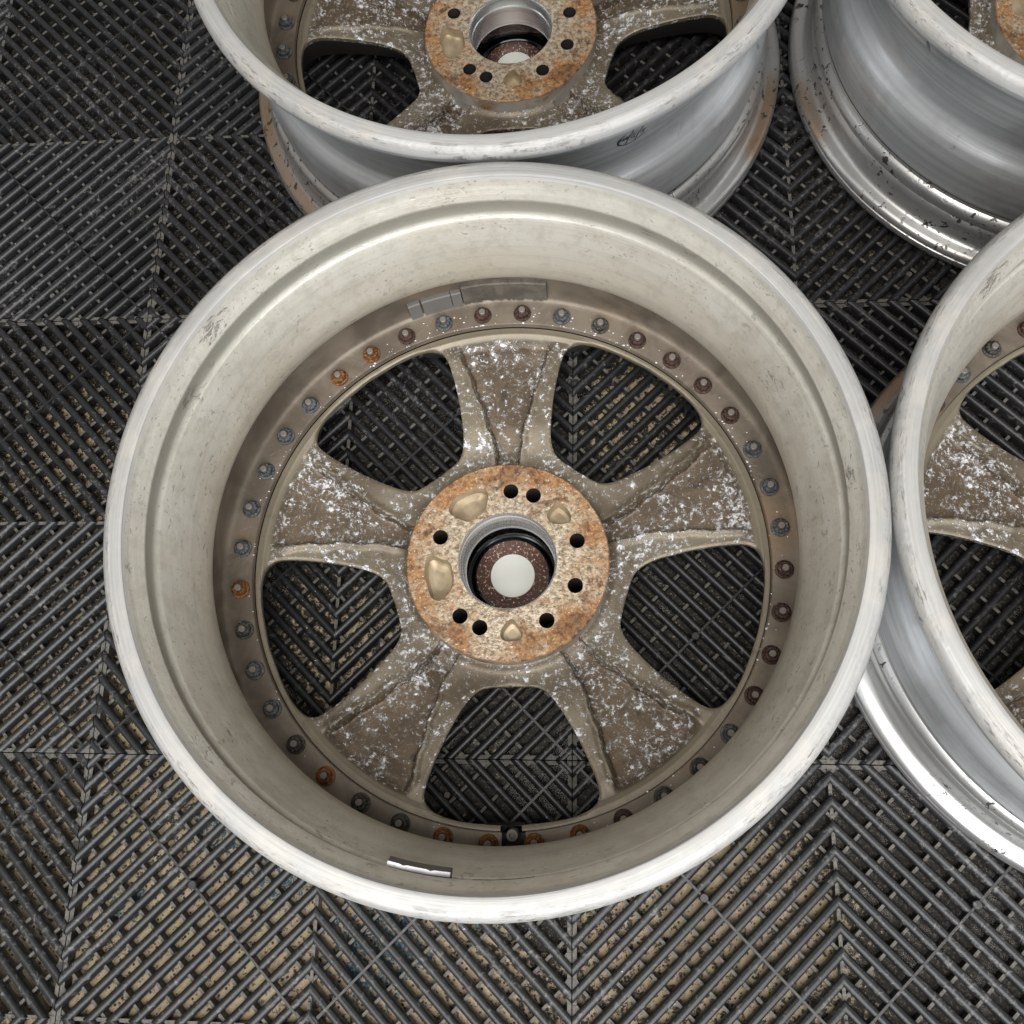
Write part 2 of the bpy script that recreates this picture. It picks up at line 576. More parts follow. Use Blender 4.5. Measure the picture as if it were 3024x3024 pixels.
tcp.set('Base Color', tcp.mix(tcp.ss(_n, 0.56, 0.66), (0.060, 0.024, 0.015), (0.60, 0.48, 0.40)))
tcp.set('Metallic', 0.4)
tcp.set('Roughness', 0.35)
tcp.bump(_n, 0.4, 0.0006)
M_CAP = tcp.m
M_DCHROME = simple('chrome_dark_reflection', (0.16, 0.165, 0.17), 0.12, 1.0)  # black reflection low in the bore and on the cap bevel, put into the colour
M_DISC = simple("cap_disc_white", (0.55, 0.565, 0.525), 0.5)
M_HOLE = simple("hole_wall", (0.07, 0.065, 0.065), 0.35, 0.7)
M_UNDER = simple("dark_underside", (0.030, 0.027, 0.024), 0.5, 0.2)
M_BLACK = simple("black_rubber", (0.012, 0.012, 0.013), 0.4)
M_INK = simple("black_ink", (0.012, 0.013, 0.016), 0.5)
M_FLAKE = simple("white_flake", (0.86, 0.87, 0.90), 0.3, 0.2)
twt = NT("lead_weight")
_P, _x, _y, _z = twt.xyz()
_n = twt.noise(_P, 60, 5, 0.68, 0.5)
twt.set('Base Color', twt.mix(twt.ss(_n, 0.35, 0.65), (0.095, 0.082, 0.067), (0.150, 0.134, 0.112)))
twt.set('Metallic', 0.3)
twt.set('Roughness', 0.68)
twt.bump(_n, 0.5, 0.0012)
M_WEIGHT = twt.m
M_WEIGHT2 = simple("coated_weight", (0.135, 0.126, 0.117), 0.6, 0.1)
M_WEIGHT_TOP = simple("weight_bare_lit_edge", (0.62, 0.62, 0.66), 0.4, 0.2)  # fresh lead top, the light falling on it put into the colour
M_WEIGHT_SIDE = simple("weight_dull_side", (0.085, 0.080, 0.075), 0.5, 0.2)
M_GUM = simple("adhesive_residue", (0.135, 0.105, 0.080), 0.6)
M_RIB, M_BAR, M_GROUND = mat_plastic("black_plastic", False), mat_plastic("dusty_plastic", True), mat_ground()

# ------------------------------------------------------------------ floor
gm = MB()
gm.add([(-1.8, -2.4, -0.0168), (2.8, -2.4, -0.0168), (2.8, 2.0, -0.0168), (-1.8, 2.0, -0.0168)], [(0, 1, 2, 3)])
floor = tag(link("floor", gm.mesh(), [M_GROUND]), kind="structure")

Q = 0.2                      # side of one quarter of a tile
NR = 11                      # diamonds per tile, and ribs per corner
HW = 0.0034                  # half width of a rib
PROF = [(-HW, -0.0095), (-HW, -0.0031), (-2.75e-3, -0.0013), (-1.45e-3, -0.0003), (0, 0), (1.45e-3, -0.0003), (2.75e-3, -0.0013), (HW, -0.0031), (HW, -0.0095)]
LIM = Q - 0.0004             # ribs stop short of the seam


def rib_section(k, sx, sy, mb):
    """one straight rib across a tile quarter, along a+b=k"""
    v = []
    for end in (0, 1):
        for o, z in PROF:
            kk = k * Q + o * math.sqrt(2)
            lo = max(0.0, kk - LIM)
            hi = min(LIM, kk)
            a, b = (hi, kk - hi) if end == 0 else (kk - hi, hi)
            v.append((sx * a, sy * b, z))
    n = len(PROF)
    f = []
    for i in range(n - 1):
        q = (i, i + 1, n + i + 1, n + i)
        f.append(q if sx * sy > 0 else q[::-1])
    if k > 1:
        f.append(tuple(range(n)) if sx * sy < 0 else tuple(range(n))[::-1])
        f.append(tuple(range(n, 2 * n)) if sx * sy > 0 else tuple(range(n, 2 * n))[::-1])
    mb.add(v, f)


QS = ((1, 1), (-1, 1), (-1, -1), (1, -1))
rib_meshes = []
for i in range(NR):
    mb = MB()
    for sx, sy in QS:
        rib_section((i + 0.5) / NR, sx, sy, mb)
    rib_meshes.append(mb.mesh(40))
for i in range(NR):
    for sx, sy in QS:
        mb = MB()
        rib_section(1 + (i + 0.5) / NR, sx, sy, mb)
        rib_meshes.append(mb.mesh(40))
mb = MB()
for me in rib_meshes:
    mb.add([v.co[:] for v in me.vertices], [tuple(p.vertices) for p in me.polygons])
all_ribs = mb.mesh(40)
for me in rib_meshes + [all_ribs]:
    me.materials.append(M_RIB)

# the lattice under the ribs
lat = MB()
zt, zb = -0.0050, -0.0163
for sx, sy in QS:
    for s in [q * 0.16 for q in range(-6, 7)]:
        a0 = (abs(s) + s) / 2 + 0.004
        b0 = (abs(s) - s) / 2 + 0.004
        a1 = a0 + (1 - abs(s)) - 0.008
        b1 = b0 + (1 - abs(s)) - 0.008
        if s == 0:
            a0 = b0 = 0.052
            a1 = b1 = 0.965
        c = ((a0 + a1) / 2 * Q * sx, (b0 + b1) / 2 * Q * sy)
        L = math.hypot(a1 - a0, b1 - b0) * Q / 2
        ang = math.atan2((b1 - b0) * sy, (a1 - a0) * sx)
        if s == 0:      # the thin cross rib runs over the ribs at their own height
            lat.box((c[0], c[1], -0.0058), (L, 0.00095, 0.0060), ang, 0)
        else:
            lat.box((c[0], c[1], (zt + zb) / 2), (L, 0.0012, (zt - zb) / 2), ang, 0, 1)
    # gate mark in the middle of the quarter, ejector pins
    lat.lathe([(0.0036, -0.014), (0.0036, 0.0012), (0.0030, 0.0019), (0.0012, 0.0019)], 10, (0.5 * Q * sx, 0.5 * Q * sy, 0), 0, True)
    for a, b in ((0.34, 0.52), (0.82, 0.66), (0.5, 0.86)):
        lat.lathe([(0.0026, -0.017), (0.0026, -0.0042), (0.0020, -0.0040)], 8, (a * Q * sx, b * Q * sy, 0), 1, True)
for k in range(4):
    a = k * PI / 2
    ca, sa = math.cos(a), math.sin(a)
    lat.box((ca * 0.105, sa * 0.105, -0.0095), (0.0935, 0.0014, 0.0055), a, 0, 1)
    # edge bars, loops and plates along the seam
    ex, ey = ca * (LIM - 0.0016), sa * (LIM - 0.0016)
    lat.box((ex, ey, -0.0095), (0.0016, LIM - 0.0004, 0.0056), a, 0, 1)
    for j in range(-11, 11):
        t = (j + 1.0) / 11 * Q if j >= 0 else (j + 0.0) / 11 * Q
        if abs(t) < 0.01 or abs(t) > 0.19:
            continue
        sel = (j * 7 + k * 3) % 5
        w = (0.0032, 0.0016, 0.0042, 0.0012, 0.0048)[sel]
        if sel in (0, 1, 3):
            continue
        sgn = 1 if t > 0 else -1
        tt = t
        px, py = -sa, ca
        cc = lambda d, u: (ca * (LIM - d) + px * u, sa * (LIM - d) + py * u)
        ring = [cc(0.0002, tt - 0.0036), cc(0.0002, tt + 0.0036), cc(w * 0.8, tt + 0.0036), cc(w * 1.5, tt + sgn * -0.0012), cc(w * 0.8, tt - 0.0036)]
        vv = [(p[0], p[1], -0.0036) for p in ring] + [(p[0], p[1], -0.010) for p in ring]
        ff = [(0, 1, 2, 3, 4)] + [(i, i + 5, (i + 1) % 5 + 5, (i + 1) % 5) for i in range(5)]
        lat.add(vv, ff, 0)
        lat.m[-6] = 1 if sel == 4 else 0
# centre boss with its ring and rays
lat.lathe([(0.0098, -0.016), (0.0098, -0.0012), (0.0088, -0.0004), (0.0052, -0.0004), (0.0046, -0.0016), (0.0040, -0.0016), (0.0032, -0.0006), (0.0, -0.0006)], 24, (0, 0, 0), 0)
for k in range(8):
    a = k * PI / 4
    lat.box((math.cos(a) * 0.0135, math.sin(a) * 0.0135, -0.008), (0.0045, 0.0012, 0.0062), a, 0)
for sx, sy in QS:            # corner of the tile
    lat.box((sx * (LIM - 0.0055), sy * (LIM - 0.0055), -0.0070), (0.0048, 0.0020, 0.0062), math.atan2(-sy, sx) , 0)
    lat.box((sx * (LIM - 0.0018), sy * (LIM - 0.0018), -0.0070), (0.0018, 0.0018, 0.0062), 0, 1)
lattice = lat.mesh(30)
lattice.materials.append(M_RIB)
lattice.materials.append(M_BAR)

NEAR = {(1, 4), (-1, 4), (3, 4), (1, 2), (-1, 2)}
for row in (-4, -2, 0, 2, 4, 6):
    for colm in (-3, -1, 1, 3, 5, 7):
        t = bpy.data.objects.new("floor_tile", lattice)
        COL.objects.link(t)
        t.parent = floor
        t.location = (colm * Q, -row * Q, 0)
        if (colm, row) in NEAR:
            for me in rib_meshes:
                o = bpy.data.objects.new("rib", me)
                COL.objects.link(o)
                o.parent = t
        else:
            o = bpy.data.objects.new("rib", all_ribs)
            COL.objects.link(o)
            o.parent = t
            o["kind"] = "stuff"

# ------------------------------------------------------------------ wheel: barrel and lip
mm = 0.001
NSEG = 288
inner = ([(252.5, 211), (252.3, 214), (251.0, 217.2), (248.6, 219.4), (245.5, 220.3), (241.0, 220.6), (238.4, 220.6), (237.8, 220.3)],
         [(237.8, 220.3), (237.0, 218.6), (236.5, 217.6)],
         catmull([(236.5, 217.6), (234.8, 213.5), (232.2, 208.6), (230.2, 204.6), (229.5, 202.2), (231.0, 197.5), (232.3, 191), (231.9, 186.0), (229.9, 182.4), (228.4, 180.2), (224.6, 172), (220.6, 162), (216.8, 150), (213.6, 139), (212.3, 131), (212.4, 125.5), (214.6, 120.0), (219.6, 114.5), (224.8, 107), (227.4, 98), (228.2, 86), (228.2, 74), (227.0, 67.2), (224.6, 64.4), (221.0, 63.4)], 4),
         [(221.0, 63.4), (214, 62.9), (206, 62.4), (204.4, 62.2), (203.75, 61.4), (203.7, 56)])
outer = catmull([(231.2, 60), (231.6, 64), (231.9, 74), (231.6, 90), (230.6, 99), (227.6, 107), (222.6, 114), (219.2, 120.5), (218.4, 127), (219.2, 133), (221.2, 141), (225.2, 153), (229.4, 165), (233.0, 174), (235.6, 179.6), (236.6, 183), (237.0, 187), (238.0, 194), (239.0, 199.5), (240.6, 203), (243.6, 204.6), (247, 204.2), (250.4, 205.0), (252.2, 207.4), (252.5, 211)], 4)


def lathe_mats(segs, n):
    prof, ids = [], []
    for pts, mid in segs:
        for i, p in enumerate(pts):
            if prof and i == 0:
                continue
            prof.append(p)
            ids.append(mid)
    k = len(prof)
    v, f, m = [], [], []
    for i in range(n):
        a = 2 * PI * i / n
        for r, z in prof:
            v.append((r * mm * math.cos(a), r * mm * math.sin(a), z * mm))
    for i in range(n):
        j = (i + 1) % n
        for q in range(k - 1):
            f.append((i * k + q, i * k + q + 1, j * k + q + 1, j * k + q))
            m.append(ids[q + 1])
    return v, f, m, prof


VALVE = R(-87.8)


def near_valve(a, half):
    d = (a - VALVE + PI) % (2 * PI) - PI
    return abs(d) < half


v, f, m, prof = lathe_mats([(inner[0], 0), (inner[1], 0), (inner[2], 1), (inner[3], 1), ([(203.7, 56), (205, 55), (229, 55.5), (231.2, 60)], 2), (outer, 2)], NSEG)
keep = []
for q, mid in zip(f, m):
    c = np.mean([v[i] for i in q], 0)
    rr = math.hypot(c[0], c[1])
    if c[2] < 0.0665 and rr < 0.224 and c[2] > 0.0545 and near_valve(math.atan2(c[1], c[0]), R(2.2)):
        continue
    keep.append((q, mid))
barrel_me = mesh_from(v, [k[0] for k in keep], 32, [k[1] for k in keep])

face_out = [(230.6, 57.5), (231.2, 54.5), (233.6, 53.2), (235.8, 50.4), (236.6, 47.2), (236.6, 44.4), (235.2, 42.4), (234.8, 40.5), (236.4, 38.4), (237.6, 34), (238.6, 28), (239.4, 23.6), (240.8, 21.0), (243.6, 19.4), (247.6, 19.0), (250.6, 17.8), (252.6, 15.6), (253.2, 12.6), (251.4, 11.6), (250.9, 10.6), (252.6, 9.6), (253.5, 7.2), (253.0, 3.6), (251.0, 1.2), (247.5, 0.2), (244.0, 0.5)]
face_in = [(244.0, 0.5), (241.5, 2.0), (240.2, 5.5), (239.2, 12), (237.8, 26), (236.6, 33), (233.0, 39), (226, 42), (212, 43.4), (204.6, 44.4), (203.7, 46), (203.7, 54.5)]
v, f, m, _ = lathe_mats([(face_out, 0), (face_in, 1)], NSEG)
lip_me = mesh_from(v, [q[::-1] for q in f], 32, m)

# ------------------------------------------------------------------ wheel: five-spoke centre
WT = [(96.5, 0), (97.05, 4.5), (97.6, 7.2), (98.5, 9.6), (100, 12.0), (102, 13.6), (105, 15.1), (109, 16.4), (114, 17.5), (120, 18.4), (128, 19.2), (136, 19.8), (145, 20.3), (155, 20.6), (165, 20.8), (176, 20.8), (184, 20.6), (189, 20.25), (192.5, 19.7), (195, 18.9), (197, 17.7), (198.3, 16.3), (199.1, 14.6), (199.5, 12.5), (199.65, 8.0), (199.75, 0)]
wr = np.array([w[0] for w in WT]) * mm
ww = np.array([w[1] for w in WT])


def w_half(r):
    r = np.asarray(r)
    return np.where((r < wr[0]) | (r > wr[-1]), 0.0, np.interp(r, wr, ww))


rs = sorted(set([0.0785, 0.0800, 0.0815, 0.083, 0.085, 0.0875, 0.090, 0.0925, 0.095] + list(np.round(wr, 6)) + [0.0975, 0.0992, 0.1035, 0.107] + list(np.arange(0.111, 0.189, 0.002)) + [0.1905, 0.194, 0.1962, 0.1976, 0.2003, 0.2012, 0.2024, 0.2031, 0.2034]))
rs = np.array(rs)
NU = 64
us = np.linspace(-1, 1, NU + 1)
edge_pts = []
for r_, w_ in zip(np.interp(np.linspace(0, 1, 400), np.linspace(0, 1, len(wr)), wr), np.interp(np.linspace(0, 1, 400), np.linspace(0, 1, len(ww)), ww)):
    for sg in (-1, 1):
        a = R(36) - R(w_)
        edge_pts.append((r_ * math.cos(sg * a), r_ * math.sin(sg * a)))
for a in np.linspace(0, 12.5, 30):
    for sg in (-1, 1):
        edge_pts.append((0.19968 * math.cos(sg * R(36 - a)), 0.19968 * math.sin(sg * R(36 - a))))
edge_pts = np.array(edge_pts)


def centre_z(X, Y):
    r = np.hypot(X, Y)
    d = np.abs(Y)
    rm = r / mm
    base = 0.0405 + 0.0118 * (0.35 * sstep(0.088, 0.125, r) + 0.65 * np.clip((r - 0.095) / 0.088, 0, 1))
    base = base + 0.0022 * sstep(0.1945, 0.1985, r)                       # outer ring stands a little proud
    hw = np.interp(rm, [80, 98, 110, 119, 135, 149, 165, 179, 188, 194], [7.6, 8.4, 10.6, 13.2, 17.6, 22.2, 27.4, 32.5, 35.2, 36.2]) * mm
    depth = np.interp(rm, [80, 100, 125, 150, 175, 190], [10.0, 12.0, 12.0, 10.8, 8.8, 6.5]) * mm
    wall = np.interp(rm, [80, 110, 150, 190], [2.4, 2.4, 2.9, 4.0]) * mm
    wob = 0.0007 * np.sin(r * 210 + np.sign(Y) * 1.3) + 0.0003 * np.sin(r * 520 + np.sign(Y) * 2.1) + 0.00006 * np.sin(r * 1130 + np.sign(Y))
    hw = hw + wob * sstep(0.09, 0.11, r)
    m_ = 1 - sstep(0, 1, (d - hw) / wall)
    m_ = m_ * (1 - sstep(0.1895, 0.1955, r))
    z = base - depth * m_
    z += 0.0021 * np.exp(-((d - hw - wall - 0.0012) / 0.0026) ** 2) * sstep(0.083, 0.10, r) * (1 - sstep(0.182, 0.192, r))
    # soft fillet up to the hub
    z += 0.0032 * (1 - sstep(0.0795, 0.0865, r)) * (1 - 0.6 * m_)
    # rolled edges towards the windows
    D = np.sqrt(((np.stack([X, Y], -1)[:, None, :] - edge_pts[None]) ** 2).sum(-1)).min(1)
    e = np.clip(1 - D / 0.0018, 0, 1)
    z -= 0.0011 * e * e
    return z


sv, sf = [], []
nr = len(rs)
hs = 36.0 - w_half(rs)
loc = np.array([(r_ * math.cos(R(u * h)), r_ * math.sin(R(u * h))) for r_, h in zip(rs, hs) for u in us])
lz = centre_z(loc[:, 0], loc[:, 1])
for s in range(5):
    a = R(91.9 + 72 * s)
    ca, sa = math.cos(a), math.sin(a)
    n0 = len(sv)
    for (lx, ly), z_ in zip(loc, lz):
        sv.append((lx * ca - ly * sa, lx * sa + ly * ca, z_))
    for i in range(nr - 1):
        for j in range(NU):
            p = n0 + i * (NU + 1) + j
            q = (p, p + NU + 1, p + NU + 2, p + 1)
            c = np.mean([sv[k] for k in q], 0)
            if math.hypot(c[0], c[1]) > 0.1945 and near_valve(math.atan2(c[1], c[0]), R(2.3)):
                continue
            sf.append(q)
bm = bmesh.new()
bvs = [bm.verts.new(p) for p in sv]
for q in sf:
    bm.faces.new([bvs[i] for i in q])
bmesh.ops.remove_doubles(bm, verts=bm.verts, dist=2e-5)
bm.normal_update()
bnd = [e for e in bm.edges if e.is_boundary]
ret = bmesh.ops.extrude_edge_only(bm, edges=bnd)
newv = [g for g in ret['geom'] if isinstance(g, bmesh.types.BMVert)]
for w_ in newv:
    w_.co.z -= 0.004
newe = [g for g in ret['geom'] if isinstance(g, bmesh.types.BMEdge)]
bm.normal_update()
side = {}
for w_ in newv:
    n_ = Vector((0, 0, 0))
    for f_ in w_.link_faces:
        n_ += f_.normal
    n_.z = 0
    side[tuple(round(c, 6) for c in w_.co)] = n_.normalized() if n_.length > 1e-6 else n_
ret = bmesh.ops.extrude_edge_only(bm, edges=newe)
for w_ in [g for g in ret['geom'] if isinstance(g, bmesh.types.BMVert)]:
    n_ = side.get(tuple(round(c, 6) for c in w_.co), Vector((0, 0, 0)))
    rr = math.hypot(w_.co.x, w_.co.y)
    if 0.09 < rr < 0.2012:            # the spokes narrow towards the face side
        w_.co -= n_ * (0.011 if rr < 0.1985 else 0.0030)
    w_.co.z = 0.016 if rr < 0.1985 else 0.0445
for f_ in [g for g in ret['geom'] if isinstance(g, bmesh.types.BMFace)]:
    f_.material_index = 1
bmesh.ops.recalc_face_normals(bm, faces=bm.faces)
centre_me = bpy.data.meshes.new("centre")
bm.to_mesh(centre_me)
bm.free()
centre_me.shade_smooth()
centre_me.set_sharp_from_angle(angle=R(42))

# ------------------------------------------------------------------ wheel: hub face, bore, cap
ZH = 0.0580
RH, RB = 0.0803, 0.0392


def circ(cx, cy, r, n, ph=0):
    return [(cx + r * math.cos(ph + 2 * PI * i / n), cy + r * math.sin(ph + 2 * PI * i / n)) for i in range(n)]


holes = [circ(0.0571 * math.cos(R(a)), 0.0571 * math.sin(R(a)), 0.0061, 24) for a in (88.2, 69.6, 16.2, -20.6, -56.5, -110.8, -129.0, 160.4)]
pk = [[(-48, 41), (-46, 48.5), (-42, 53), (-34, 57.5), (-25, 60), (-18.5, 58.5), (-16.5, 54), (-17.2, 47), (-18.5, 41.5), (-24, 36.5), (-31, 32), (-36, 33), (-43, 36)],
      [(-65.5, -4), (-64, 2), (-60, 4.3), (-53, 1.5), (-46, -1), (-43.2, -8), (-41.8, -17), (-45, -26), (-52, -32), (-56.5, -31.5), (-60, -28.5), (-63, -20), (-65.3, -11)],
      [(30.8, 37), (33.5, 43), (39, 47.8), (44.5, 45), (49.6, 38.5), (49.8, 33), (46.5, 30.2), (38, 29.6), (33, 32)],
      [(-4.2, -57), (-1.2, -51), (4, -46.6), (9, -51), (12.8, -57), (12.6, -61), (9.8, -63.4), (1.5, -64), (-3, -62)]]
pockets = [catmull([(x * mm, y * mm) for x, y in p], 4, True) for p in pk]


def inside(p, poly):
    x, y = p
    c = False
    for i in range(len(poly)):
        x1, y1 = poly[i]
        x2, y2 = poly[i - 1]
        if (y1 > y) != (y2 > y) and x < (x2 - x1) * (y - y1) / (y2 - y1) + x1:
            c = not c
    return c


outer_c = circ(0, 0, RH - 0.0009, 120)
bore_c = circ(0, 0, RB, 96)
pts2, edges = [], []
for loop in [outer_c, bore_c] + holes + pockets:
    n0 = len(pts2)
    pts2 += [Vector(p) for p in loop]
    edges += [(n0 + i, n0 + (i + 1) % len(loop)) for i in range(len(loop))]
cv, ce, cf, *_ = delaunay_2d_cdt(pts2, edges, [], 0, 1e-7)
hub = MB()
fc = []
for q in cf:
    c = np.mean([cv[i][:] for i in q], 0)
    rr = math.hypot(c[0], c[1])
    if rr < RB * 0.999 or rr > RH or any(inside(c, h) for h in holes + pockets):
        continue
    fc.append(tuple(q))
hub.add([(p[0], p[1], ZH) for p in cv], fc)


def wall(mb, loop, zs, scales, mid, inward=True, cap=False):
    cx, cy = np.mean(loop, 0)
    n = len(loop)
    v = []
    for z_, s_ in zip(zs, scales):
        v += [(cx + (x - cx) * s_, cy + (y - cy) * s_, z_) for x, y in loop]
    f = []
    for k in range(len(zs) - 1):
        for i in range(n):
            j = (i + 1) % n
            q = (k * n + i, k * n + j, (k + 1) * n + j, (k + 1) * n + i)
            f.append(q if not inward else q[::-1])
    if cap:
        f.append(tuple((len(zs) - 1) * n + i for i in range(n)))
    mb.add(v, f, mid)


for h in holes:
    wall(hub, h, [ZH, ZH - 0.0008, 0.020], [1.0, 0.94, 0.94], 1)
hub.lathe([(RH - 0.0009, ZH), (RH, ZH - 0.0009), (RH, 0.0260)], 120, mid=0)
hub_me = hub.mesh(35)
pocket_me = []
for p in pockets:
    mb = MB()
    wall(mb, p, [ZH, ZH - 0.0003, ZH - 0.0065, ZH - 0.0088, ZH - 0.0100, ZH - 0.0106], [1.0, 0.99, 0.955, 0.905, 0.80, 0.45], 0, True, True)
    pocket_me.append(mb.mesh(30))
bore = MB()
bore.lathe([(RB, ZH), (0.0380, ZH - 0.0016), (0.0376, ZH - 0.0040), (0.0376, 0.0465), (0.0369, 0.0455), (0.0369, 0.0440), (0.0372, 0.0432), (0.0372, 0.0240), (0.0366, 0.0230)][::-1], 96)
bore.lathe([(0.0366, 0.0230), (0.0366, -0.0), (0.030, -0.0)][::-1], 96, mid=1)
bore_me = bore.mesh(30)
cap = MB()
cap.lathe([(0.0364, 0.0010), (0.0350, 0.0012), (0.0344, 0.0024), (0.0322, 0.0060), (0.0302, 0.0072)], 72, mid=1)
cap.lathe([(0.0302, 0.0072), (0.0297, 0.0073), (0.0200, 0.0066), (0.0187, 0.0066), (0.0186, 0.0058)], 72, mid=0)
cap_me = cap.mesh(30)
disc = MB()
disc.lathe([(0.0186, 0.0050), (0.0184, 0.0063), (0.0180, 0.0065), (0.0, 0.0065)], 64)
disc_me = disc.mesh(30)

# bolts
bt = MB()
bt.lathe([(0.0072, 0), (0.0074, 0.0008), (0.0072, 0.0016), (0.0062, 0.0020), (0.0056, 0.0021)], 24)
tw = []
for i in range(24):
    rr = 0.0060 if i % 2 == 0 else 0.0052
    a = 2 * PI * i / 24
    tw.append((rr * math.cos(a), rr * math.sin(a)))
wall(bt, tw, [0.0019, 0.0052, 0.0060, 0.0061, 0.0054], [1.0, 1.0, 0.88, 0.66, 0.50], 0, False, True)
bolt_me = bt.mesh(28)
sd = MB()
sd.lathe([(0.0027, 0.0050), (0.0027, 0.0084), (0.0022, 0.0089)], 14, cap=True)
stud_me = sd.mesh(35)
bolt_mes = {}
for k, mt in M_BOLT.items():
    c = bolt_me.copy()
    c.materials.append(mt)
    bolt_mes[k] = c
stud_me.materials.append(M_STUD)
vm_ = MB()
vm_.lathe([(0.0044, 0.0), (0.0044, 0.0135), (0.0040, 0.0140), (0.0022, 0.0140), (0.0020, 0.0120)], 20, cap=True)
valve_me = vm_.mesh(35)

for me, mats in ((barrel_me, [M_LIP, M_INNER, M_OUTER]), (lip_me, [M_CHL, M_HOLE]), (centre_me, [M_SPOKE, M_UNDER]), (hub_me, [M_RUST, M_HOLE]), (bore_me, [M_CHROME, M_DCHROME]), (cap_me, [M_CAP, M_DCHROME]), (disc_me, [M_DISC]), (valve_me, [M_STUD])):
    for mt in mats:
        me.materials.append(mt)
for me in pocket_me:
    me.materials.append(M_POCKET)

BOLT_KIND = {105: 'grey', 114: 'maroon', 123: 'rust', 132: 'rust', 141: 'grey', 150: 'grey', 159: 'grey', 168: 'grey', 177: 'grey', 186: 'rust', 195: 'dark', 204: 'grey', 213: 'grey', 222: 'dark', 231: 'rust', 240: 'dark', 249: 'dark', 258: 'rust', 267: 'rust', 276: 'rust', 285: 'rust', 294: 'maroon', 303: 'dark', 312: 'dark', 321: 'grey', 330: 'maroon', 339: 'maroon', 348: 'maroon', 357: 'maroon', 6: 'grey', 15: 'grey', 24: 'grey', 33: 'maroon', 42: 'maroon', 51: 'maroon', 60: 'maroon', 69: 'dark', 78: 'grey', 87: 'maroon', 96: 'maroon'}


def build_wheel(name, loc, rot, label, first):
    root = bpy.data.objects.new(name, None)
    COL.objects.link(root)
    root.location = loc
    root.rotation_euler = (0, 0, R(rot))
    tag(root, label, "wheel", "alloy wheels lying face down on the floor tiles")

    def part(nm, me, parent=root):
        o = bpy.data.objects.new(nm, me)
        COL.objects.link(o)
        o.parent = parent
        return o
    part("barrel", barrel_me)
    part("front_lip", lip_me)
    ce = part("spoke_centre", centre_me)
    hb = part("hub_face", hub_me)
    for me in pocket_me:
        part("hub_pocket", me, hb)
    part("hub_bore", bore_me, hb)
    cp = part("centre_cap", cap_me)
    part("cap_disc", disc_me, cp)
    va = part("valve_stem", valve_me)
    va.location = (0.2045 * math.cos(VALVE), 0.2045 * math.sin(VALVE), 0.046)
    va.rotation_euler = (R(8), 0, 0)
    kinds = list(BOLT_KIND.items())
    for i in range(40):
        deg = 6.6 + 9 * i
        key = min(BOLT_KIND, key=lambda q: abs((q - deg + 180) % 360 - 180))
        kd = BOLT_KIND[key] if first else random.choice(['maroon', 'maroon', 'dark', 'grey', 'rust'])
        b = part("rim_bolt", bolt_mes[kd])
        b.location = (0.2126 * math.cos(R(deg)), 0.2126 * math.sin(R(deg)), 0.0628)
        b.rotation_euler = (0, 0, random.uniform(0, 6.28))
        part("stud", stud_me, b)
    return root


W1 = build_wheel("alloy_wheel", (0.3503, -0.4509, 0.0005), 0, "alloy wheel seen whole, dull rim with balance weights and five corroded bronze spokes", True)
W2 = build_wheel("alloy_wheel", (0.3427, 0.0590, 0.0005), -1, "alloy wheel just behind the whole one, black circular stamp on its bare barrel", False)
W3 = build_wheel("alloy_wheel", (0.8585, 0.0515, 0.0005), -27, "alloy wheel in the top right corner, mostly its brushed grey barrel in view", False)
W4 = build_wheel("alloy_wheel", (0.8560, -0.4550, 0.0005), -8, "alloy wheel cut by the right edge, its pale rim touching the whole wheel", False)


# ------------------------------------------------------------------ things stuck to the wheels
def arc_box(mb, a0, a1, r_of, z0, z1, th, n=16, mid=(0, 0, 0), jag=0.0, lean=0.0):
    """curved slab on the barrel wall from angle a0 to a1 (degrees), thickness th towards the axis"""
    v = []
    for i in range(n + 1):
        a = R(a0 + (a1 - a0) * i / n)
        j = random.uniform(-jag, jag)
        zz0, zz1 = z0 + j + lean * (i / n - 0.5), z1 + j * 0.5 + lean * (i / n - 0.5)
        for rr, z_ in ((r_of(zz0), zz0), (r_of(zz1), zz1), (r_of(zz1) - th * 0.75, zz1 - 0.0002), (r_of(zz1 - 0.001) - th, zz1 - 0.0012), (r_of(zz0) - th, zz0 + 0.001), (r_of(zz0) - th * 0.75, zz0)):
            v.append((rr * math.cos(a), rr * math.sin(a), z_))
    f, k = [], 6
    for i in range(n):
        for q in range(k):
            p = (q + 1) % k
            f.append((i * k + q, i * k + p, (i + 1) * k + p, (i + 1) * k + q))
    f.append(tuple(range(k))[::-1])
    f.append(tuple(n * k + q for q in range(k)))
    mb.add(v, f, 0)
    for idx, (q) in enumerate(range(len(f))):
        pass


ip = sorted([(z * mm, r * mm) for r, z in inner[2]])
ipz = np.array([p[0] for p in ip])
ipr = np.array([p[1] for p in ip])
r_in = lambda z_: float(np.interp(z_, ipz, ipr)) + 0.0002

mb = MB()
arc_box(mb, 82.3, 100.2, r_in, 0.0675, 0.0940, 0.0042, 44, jag=0.0010)
o = link("balance_weight", mb.mesh(30), [M_WEIGHT], W1)
o["label"] = "old crusted grey balance weight"
for a0, a1 in ((100.5, 102.6), (102.75, 109.0), (109.4, 112.0)):
    mb = MB()
    arc_box(mb, a0, a1, r_in, 0.0665, 0.0860, 0.0042, 8)
    o = link("balance_weight", mb.mesh(30), [M_WEIGHT2], W1)
